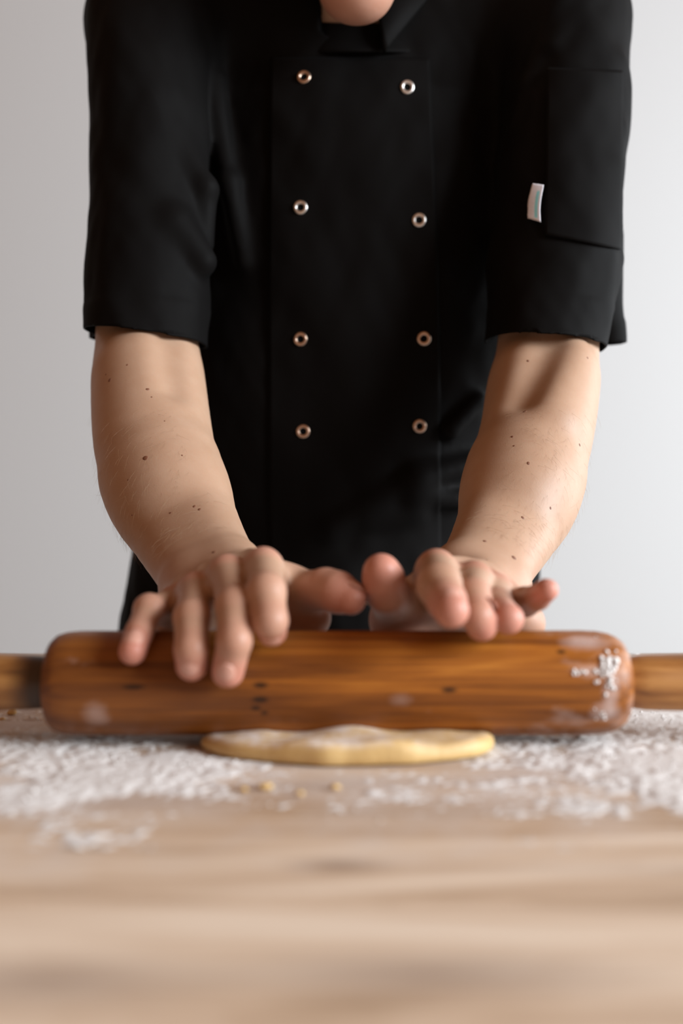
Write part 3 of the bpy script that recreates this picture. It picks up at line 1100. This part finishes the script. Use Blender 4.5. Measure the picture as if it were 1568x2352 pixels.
# ------------------------------------------------------------------ trousers, shoes, hair, eyes, nails, moles
def trouser_sdf(p):
    d = None
    for leg in LEGS:
        e = chain(p, [(q, r + w) for (q, r), w in zip(leg, (.012, .030, .046))], 0.02)
        d = e if d is None else np.minimum(d, e)
    d = smin(d, loft(p, [(0.82, -0.010, 0.172, 0.935, 0.112), (0.93, -0.008, 0.165, 0.937, 0.105)], 0.006), 0.03)
    return smax(d, np.maximum(0.06 - p[:, 2], p[:, 2] - 0.92), 0.006)
TV, TQ = surface_nets(trouser_sdf, axis_grid([(-0.28, 0.26, .012)]), axis_grid([(0.86, 1.24, .012)]), axis_grid([(0.02, 1.02, .014)]), project=1)
link('trousers', quad_mesh('trousers', TV, TQ), cloth_material('black_trouser_cloth', (0.012, 0.012, 0.013)), person)
m_shoe = plain('black_leather', (0.015, 0.014, 0.014), 0.4)
for leg in LEGS:
    c = leg[2][0]
    def shoe(p, c=c):
        d = cone(p, (c[0], c[1] + 0.03, 0.05), (c[0], c[1] - 0.17, 0.038), 0.047, 0.036)
        d = smin(d, cone(p, (c[0], c[1], 0.06), (c[0], c[1] - 0.01, 0.11), 0.046, 0.050), 0.03)
        d = smin(d, cone(p, (c[0], c[1] + 0.03, 0.010), (c[0], c[1] - 0.17, 0.010), 0.050, 0.044), 0.006)
        return smax(d, 0.0 - p[:, 2], 0.004)
    sv, sq = surface_nets(shoe, axis_grid([(c[0] - .08, c[0] + .08, .007)]), axis_grid([(c[1] - .24, c[1] + .11, .008)]), axis_grid([(-.02, .19, .007)]), project=1)
    link('shoe', quad_mesh('shoe', sv, sq), m_shoe, person)

def hair_sdf(p):
    n = fbm(p[:, 0] * 60, p[:, 1] * 40, p[:, 2] * 40, 3) - 0.5
    d = ellipsoid(p, hp(0, 0.018, 0.052), (0.083, 0.104, 0.090), HR)
    q = (p - HEAD_C) @ HR
    lim = np.maximum(-(q[:, 1] + 0.055) + (0.10 - q[:, 2]) * 0.0, -(q[:, 2] + 0.02 - 0.4 * np.maximum(-q[:, 1], 0)))
    d = smax(d, np.maximum(-(q[:, 1] + 0.072) - np.maximum(q[:, 2] - 0.075, 0) * 2, -(q[:, 2] + 0.035 - np.maximum(-q[:, 1], -0.03) * 1.6) * 0.6), 0.01)
    return d + n * 0.010
hc = hp(0, 0.018, 0.052)
HV, HQ = surface_nets(hair_sdf, axis_grid([(hc[0] - .11, hc[0] + .11, .005)]), axis_grid([(hc[1] - .14, hc[1] + .14, .005)]), axis_grid([(hc[2] - .14, hc[2] + .13, .005)]), project=0)
link('hair', quad_mesh('hair', HV, HQ), plain('brown_hair', (0.075, 0.042, 0.022), 0.5, nscale=200, amt=0.4), person)

def sphere_mesh(name, r, seg=16, scale=(1, 1, 1)):
    bm = bmesh.new()
    bmesh.ops.create_uvsphere(bm, u_segments=seg, v_segments=max(6, seg // 2), radius=r)
    for v in bm.verts:
        v.co = Vector((v.co.x * scale[0], v.co.y * scale[1], v.co.z * scale[2]))
    me = bpy.data.meshes.new(name)
    bm.to_mesh(me); bm.free()
    return me
m_eye = plain('eye_white', (0.75, 0.73, 0.70), 0.15, bstr=0)
em = sphere_mesh('eyeball', 0.0115, 20)
for sgn in (-1, 1):
    o = link('eyeball', em, m_eye, person)
    o.location = hp(sgn * 0.032, -0.083, 0.022)

# fingernails on the back of each last phalanx
m_nail = plain('fingernail', (0.55, 0.29, 0.22), 0.35, bstr=0)
m_nail_tip = plain('fingernail_pale', (0.80, 0.72, 0.66), 0.25, bstr=0)
def add_nail(f, up, mat=m_nail, length=0.0062, w=0.0052):
    (a, ra), (b, rb) = f[-2], f[-1]
    ax = b - a; ax = ax / np.linalg.norm(ax)
    n = up - ax * (up @ ax); n = n / np.linalg.norm(n)
    o0 = b + n * 0.03 - ax * 0.0035
    loc, nrm, _, _ = body_bvh.ray_cast(Vector(o0), Vector(-n))
    if loc is None:
        return
    me = sphere_mesh('fingernail', 1.0, 14, (w, length, 0.0007))
    for v in me.vertices:                      # curve the nail around the finger
        v.co.z -= (v.co.x ** 2) / (2 * max(rb, .006)) + (max(0, v.co.y) ** 2) / 0.03
    o = link('fingernail', me, mat, person)
    X = np.cross(ax, n)
    o.matrix_world = Matrix(((X[0], ax[0], n[0], loc[0]), (X[1], ax[1], n[1], loc[1]), (X[2], ax[2], n[2], loc[2]), (0, 0, 0, 1)))
for FG in (L_FING, R_FING):
    for f in FG:
        add_nail(f, np.array([0, -1.0, 0.25]) if FG is L_FING else np.array([0, -0.25, 1.0]))
add_nail(L_THUMB, np.array([0.45, 0.1, 0.9]), m_nail, 0.0085, 0.0065)
add_nail(R_THUMB, np.array([-0.15, 1.0, 0.2]), m_nail, 0.0080, 0.0065)
# long pale edge of the left-hand thumb nail
me = sphere_mesh('fingernail', 1.0, 14, (0.0040, 0.0026, 0.0006))
o = link('fingernail', me, m_nail_tip, person)
o.location = P(830, 1381, .546)
o.rotation_euler = (0.2, 0.3, 0.3)
o['label'] = 'pale free edge of the thumb nail'

m_mole = plain('mole', (0.16, 0.06, 0.03), 0.6, bstr=0)
mole_me = sphere_mesh('mole', 1.0, 10, (1, 1, 0.25))
MOLES = [(252, 873, 1.2), (243, 860, .7), (339, 894, 1.1), (334, 1052, 1.6), (418, 1046, .7), (446, 1163, .9), (458, 1170, 1.0), (391, 1178, .8),
         (491, 1268, 1.2), (292, 838, .8), (348, 912, .6), (378, 967, .5), (294, 1102, .6), (303, 1183, .5),
         (1212, 829, 1.0), (1205, 945, 1.2), (1176, 1003, .9), (1180, 1024, .7), (1213, 1064, 1.0), (1200, 1189, 1.1), (1264, 1167, .8), (1180, 1281, 1.4),
         (1113, 1243, 1.1), (1118, 1286, .8), (1349, 822, .8), (1331, 1022, .8)]
for px, py, r in MOLES:
    loc, nrm, _, _ = hit(body_bvh, px, py)
    if loc is None or loc.y > 0.9:
        continue
    o = link('mole', mole_me, m_mole, person)
    o.rotation_euler = nrm.to_track_quat('Z', 'Y').to_euler()
    s_ = r * 0.00115
    o.scale = (s_ * random.uniform(.85, 1.15), s_ * random.uniform(.9, 1.3), s_)
    o.location = loc

# fine forearm hair
hair_curve = bpy.data.curves.new('arm_hair', 'CURVE')
hair_curve.dimensions = '3D'
hair_curve.bevel_depth = 0.00004
hair_curve.bevel_resolution = 0
nrm_v = np.zeros((len(body_me.vertices), 3), np.float32)
body_me.vertex_normals.foreach_get('vector', nrm_v.ravel())
nrm_v = nrm_v.reshape(-1, 3)
zone = np.nonzero((V[:, 1] > 0.64) & (V[:, 1] < 0.80) & (V[:, 2] > 0.995) & (V[:, 2] < 1.10) & (np.abs(V[:, 0]) > 0.05))[0]
if len(zone):
    for vi in rng.choice(zone, min(1500, len(zone)), replace=False):
        p = V[vi]; n = nrm_v[vi]
        left = p[0] < 0
        down = np.array([0.36 if left else -0.36, -0.55, -0.75])
        out = np.array([-0.8 if left else 0.8, 0, 0.0])
        if (n[0] > 0.35) if left else (n[0] < -0.35):
            continue
        t = down + out * 0.5 + rng.normal(0, 0.35, 3)
        t = t - n * (t @ n); t /= np.linalg.norm(t) + 1e-9
        L = rng.uniform(0.006, 0.013)
        sp = hair_curve.splines.new('POLY')
        sp.points.add(2)
        for k, (a, b) in enumerate(((0, 0), (0.5, 0.22), (1.0, 0.34))):
            q = p + t * L * a + n * L * b
            sp.points[k].co = (*q, 1)
            sp.points[k].radius = 1 - 0.35 * k
m_ahair = plain('arm_hair', (0.30, 0.19, 0.10), 0.4, bstr=0)
hair_curve.materials.append(m_ahair)
ah = bpy.data.objects.new('arm_hair', hair_curve)
COL.objects.link(ah)
ah.parent = person
ah['kind'] = 'stuff'

# ------------------------------------------------------------------ rolling pin
pin = bpy.data.objects.new('rolling_pin', None)
COL.objects.link(pin)
pin.location = (-0.002, PIN_Y, PIN_Z)
tag(pin, 'thick old brown wooden rolling pin under both hands', 'rolling pin')
bpy.context.view_layer.update()
def wob(x, a):
    return 0.006 * math.sin(3 * a + 9 * x) + 0.004 * math.sin(x * 40 + 1.3)
H = 0.156
prof = [(-H, 0.0150), (-H, 0.0200), (-H + .0012, 0.0232), (-H + .0040, 0.0258), (-H + .0085, 0.0272), (-H + .016, 0.0279)]
prof += [(-H + .016 + (2 * H - .040) * i / 24, 0.0280) for i in range(1, 25)]
prof += [(H - .016, 0.0276), (H - .010, 0.0266), (H - .0055, 0.0248), (H - .002, 0.0222), (H - .0004, 0.0190), (H, 0.0150)]
bv, bf = lathe_x(prof, 72, wob)
m_barrel = barrel_material()
barrel = link('barrel', mesh('barrel', bv, bf), m_barrel)
barrel.parent = pin
m_handle = handle_material()
def handle(sgn):
    pr = [(0.1545, 0.0125), (0.1565, 0.0128), (0.160, 0.0140), (0.166, 0.0149), (0.176, 0.0152), (0.200, 0.0156), (0.225, 0.0160), (0.245, 0.0158), (0.257, 0.0148), (0.263, 0.0125), (0.266, 0.007), (0.2665, 0.001)] if sgn > 0 else \
         [(0.1545, 0.0136), (0.158, 0.0139), (0.168, 0.0145), (0.185, 0.0153), (0.210, 0.0159), (0.235, 0.0161), (0.252, 0.0152), (0.262, 0.0128), (0.266, 0.007), (0.2665, 0.001)]
    pr = [(sgn * x, r) for x, r in pr]
    v, f = lathe_x(pr, 48)
    if sgn < 0:
        f = [q[::-1] for q in f]
    o = link('handle', mesh('handle', v, f), m_handle)
    o.parent = pin
    return o
handle(-1)
hr = handle(1)

# clumps of flour stuck to the right end of the barrel
def blob_cluster(name, spots, mat, base):
    bm = bmesh.new()
    for (c, r, n) in spots:
        g = bmesh.ops.create_icosphere(bm, subdivisions=1, radius=1.0)
        q = Vector(n).to_track_quat('Z', 'Y').to_matrix()
        for v in g['verts']:
            w = 1 + 0.35 * (float(vnoise(np.array([v.co.x * 1.7 + c[0] * 900]), np.array([v.co.y * 1.7 + c[1] * 900]), np.array([v.co.z * 1.7]))[0]) - 0.5)
            v.co = Vector(c) + q @ Vector((v.co.x * r * w, v.co.y * r * w, v.co.z * r * 0.28)) - Vector(base)
    me = bpy.data.meshes.new(name)
    bm.to_mesh(me); bm.free()
    return me
m_flour = plain('flour', (0.70, 0.675, 0.655), 0.95, nscale=700, amt=0.06, bstr=0.4)
spots = []
srng = random.Random(3)
speck = []
for (mx, my, sx_, sy_, cnt, r0) in [(1398, 1525, 9, 13, 26, .0019), (1382, 1545, 12, 8, 12, .0011), (1328, 1543, 12, 4, 10, .0013), (1392, 1594, 4, 3, 2, .0013),
                                   (1380, 1640, 12, 7, 9, .0010), (1372, 1565, 6, 4, 3, .0010), (1340, 1470, 22, 9, 8, .0006), (1405, 1560, 6, 14, 8, .0010)]:
    for _ in range(cnt):
        speck.append((srng.gauss(mx, sx_), srng.gauss(my, sy_), r0 * srng.uniform(0.4, 1.15)))
for px, py, r in speck:
    px = min(px, 1420)
    kx, ka = knot_at(px, py)
    n = (0.25, -math.sin(ka), math.cos(ka))
    rr = PIN_R * (1.0 if kx < 0.140 else (0.985 if kx < 0.147 else 0.93))
    spots.append(((kx, PIN_Y - math.sin(ka) * rr, PIN_Z + math.cos(ka) * rr), r, n))
pin_flour = link('flour_smear', blob_cluster('flour_smear', spots, m_flour, pin.location), m_flour)
pin_flour.parent = pin
pin_flour['kind'] = 'stuff'
pin_flour['label'] = 'white flour stuck to the barrel end'

# ------------------------------------------------------------------ dough
def dough_mesh():
    cx, cy = 0.0015, 0.526
    nt_, nr = 160, 40
    V, F, dust = [], [], []
    def R(th):
        c, s = math.cos(th), math.sin(th)
        rx = 0.0775
        ry = 0.0388 if s < 0 else 0.072
        e = 2.3 if c > 0 else 1.75
        r = (abs(c / rx) ** e + abs(s / ry) ** e) ** (-1 / e)
        r *= 1 + 0.018 * math.sin(3 * th + 0.6) + 0.012 * math.sin(7 * th + 2) + 0.006 * math.sin(13 * th)
        return r
    def top(x, y):
        h = 0.0104 + 0.0014 * math.sin(x * 70 + 1) + 0.0012 * math.sin(x * 130 - 2) * math.cos(y * 90)
        h = h if y < PIN_Y else 0.0062
        h *= 0.62 + 0.38 * min(1, max(0, (x + 0.075) / 0.035))
        dy = y - PIN_Y
        if abs(dy) < PIN_R * 0.98:
            h = min(h, (PIN_Z - math.sqrt((PIN_R + 0.0003) ** 2 - dy * dy)) - TABLE_Z)
        return max(h, 0.0022)
    # profile from the bottom edge, over the rounded rim, to the centre
    prof = [(0.93, 0.0), (0.97, 0.03), (0.99, 0.14), (1.0, 0.32), (0.998, 0.5), (0.99, 0.68), (0.972, 0.84), (0.945, 0.95), (0.91, 1.0)]
    prof += [(0.91 * (1 - (i + 1) / (nr)) , 1.0) for i in range(nr - 1)]
    for i, (rho, hf) in enumerate(prof):
        for k in range(nt_):
            th = 2 * math.pi * k / nt_
            r = R(th) * rho
            x, y = cx + r * math.cos(th), cy + r * math.sin(th)
            V.append((x, y, TABLE_Z + 0.0004 + hf * top(x, y)))
            dust.append(max(0.0, min(1.0, (hf - 0.75) * 4)) * (0.35 + 0.65 * min(1, max(0, (0.045 - x) / 0.05))))
    m = len(prof)
    for i in range(m - 1):
        for k in range(nt_):
            k2 = (k + 1) % nt_
            F.append((i * nt_ + k, i * nt_ + k2, (i + 1) * nt_ + k2, (i + 1) * nt_ + k))
    F.append(tuple(range(nt_))[::-1])
    F.append(tuple((m - 1) * nt_ + k for k in range(nt_)))
    me = mesh('dough', V, F)
    a = me.attributes.new('dusting', 'FLOAT', 'POINT')
    a.data.foreach_set('value', np.array(dust, np.float32))
    return me
m_dough = dough_material()
dough = link('dough', dough_mesh(), m_dough)
tag(dough, 'flattened yellow piece of dough pressed under the rolling pin', 'dough')

# loose crumbs of dough on the table
def crumb(name, px, py, r, label, seed):
    d = 0.125 * FPX / (py - 1176)
    c = P(px, py, d); c[2] = TABLE_Z + r * 0.55
    bm = bmesh.new()
    bmesh.ops.create_icosphere(bm, subdivisions=3, radius=1.0)
    for v in bm.verts:
        q = np.array(v.co) * 1.6 + seed * 3.3
        w = 0.75 + 0.5 * float(vnoise(*[np.array([t]) for t in q])[0])
        v.co = Vector((v.co.x * r * 1.35 * w, v.co.y * r * w, max(-0.55 * r, v.co.z * r * 0.8 * w)))
    me = bpy.data.meshes.new(name)
    bm.to_mesh(me); bm.free()
    o = link(name, me, m_dough)
    o.location = c
    tag(o, label, 'crumb', 'dough crumbs on the table')
    return o
crumb('dough_crumb', 610, 1812, .0022, 'largest yellow dough crumb on the table in front of the dough', 1)
crumb('dough_crumb', 560, 1816, .0013, 'tiny crumb on the table left of the largest front crumb', 2)
crumb('dough_crumb', 688, 1826, .0014, 'middle of the three small crumbs in front of the dough', 3)
crumb('dough_crumb', 770, 1812, .0017, 'rightmost dough crumb lying before the dough near a brown knot', 4)
crumb('dough_crumb', 28, 1641, .0022, 'pale crumb on the table under the left handle of the pin', 5)
crumb('dough_crumb', 5, 1654, .0012, 'smallest crumb at the left edge below the left handle', 6)

# ------------------------------------------------------------------ flour on the table
def flour_mesh():
    xs = np.arange(-0.52, 0.52, 0.0017)
    ys = np.concatenate([np.arange(0.37, 0.70, 0.0016), np.arange(0.70, 0.875, 0.003)])
    X, Y = np.meshgrid(xs, ys, indexing='ij')
    Zr = np.zeros_like(X)
    n1 = fbm(X * 11 + 3, Y * 26 + 7, Zr, 5)
    n2 = fbm(X * 70, Y * 90, Zr + 4, 4)
    n3 = fbm(X * 420, Y * 420, Zr + 9, 2)
    dens = np.interp(Y, (0.385, 0.43, 0.46, 0.56, 0.66, 0.80, 0.87), (-0.22, -0.12, -0.03, 0.02, 0.05, 0.05, 0.0))
    side = np.abs(X - 0.0) / 0.16
    dens = dens + np.interp(side, (0.0, 0.45, 1.0, 2.0), (-0.16, -0.03, 0.06, 0.06))
    dens = dens + np.where(X > 0.13, 0.26 * np.clip((Y - 0.5) / 0.06, 0, 1), 0) - np.where((X < -0.15), 0.05 * np.clip((Y - 0.5) / 0.06, 0, 1), 0)
    dens = dens - 0.5 * np.clip((np.abs(X) + 0.06 * (n1 - 0.5) - 0.30) / 0.20, 0, 1) ** 1.5 - 0.4 * np.clip((Y - 0.80) / 0.07, 0, 1)
    m = (n1 - 0.5) * 1.25 + (n2 - 0.5) * 0.75 + (n3 - 0.5) * 0.65 + dens + 0.035
    h = np.clip(m * 0.0036, -0.0009, 0.0010) + (n3 - 0.5) * 0.0005 * (m > 0)
    Z = TABLE_Z + h
    V = np.stack([X, Y, Z], 2).reshape(-1, 3)
    nx, ny = X.shape
    I = np.arange(nx * ny).reshape(nx, ny)
    Q = np.stack([I[:-1, :-1], I[1:, :-1], I[1:, 1:], I[:-1, 1:]], 2).reshape(-1, 4)
    keep = (h.reshape(-1)[Q] > -0.0006).any(1)
    # no flour layer beneath the piece of dough
    c = V[Q].mean(1)
    keep &= (((c[:, 0] - 0.002) / 0.072) ** 2 + ((c[:, 1] - 0.545) / 0.046) ** 2) > 1
    Q = Q[keep]
    used = np.unique(Q)
    re = np.full(len(V), -1); re[used] = np.arange(len(used))
    # grains
    G, GF = [], []
    base = len(used)
    oct_v = np.array([(1, 0, 0), (-1, 0, 0), (0, 1, 0), (0, -1, 0), (0, 0, 1), (0, 0, -1)], float)
    oct_f = [(0, 2, 4), (2, 1, 4), (1, 3, 4), (3, 0, 4), (2, 0, 5), (1, 2, 5), (3, 1, 5), (0, 3, 5)]
    pts = []
    while len(pts) < 9000:
        x = rng.uniform(-0.42, 0.42); y = rng.uniform(0.40, 0.86)
        if abs(x) > 0.42 * y + 0.02 or ((x - .002) / .08) ** 2 + ((y - .545) / .055) ** 2 < 1:
            continue
        i = min(len(xs) - 1, int((x + 0.52) / 0.0017)); j = min(len(ys) - 1, np.searchsorted(ys, y))
        if rng.random() < np.clip(0.25 + m[i, j] * 3, 0.03, 1):
            pts.append((x, y, TABLE_Z + max(0, h[i, j]), 0.00022 + 0.00075 * rng.random() ** 4))
    return V[used], re[Q], pts, oct_v, oct_f
fv, fq, gp, ov, of = flour_mesh()
GV = np.concatenate([ov * np.array([r, r, r * 0.8]) + np.array([x, y, z + r * 0.4]) for x, y, z, r in gp])
me = bpy.data.meshes.new('flour')
nF = len(fq)
gf = (np.array(of)[None] + (np.arange(len(gp)) * 6)[:, None, None] + len(fv)).reshape(-1, 3)
me.vertices.add(len(fv) + len(GV))
me.vertices.foreach_set('co', np.concatenate([fv, GV]).astype(np.float32).ravel())
me.loops.add(nF * 4 + len(gf) * 3)
me.loops.foreach_set('vertex_index', np.concatenate([fq.ravel(), gf.ravel()]).astype(np.int32))
me.polygons.add(nF + len(gf))
me.polygons.foreach_set('loop_start', np.concatenate([np.arange(nF) * 4, nF * 4 + np.arange(len(gf)) * 3]).astype(np.int32))
me.update(calc_edges=True)
me.validate()
flour = link('flour', me, m_flour)
tag(flour, 'white flour scattered over the table around the rolling pin', 'flour', kind='stuff')
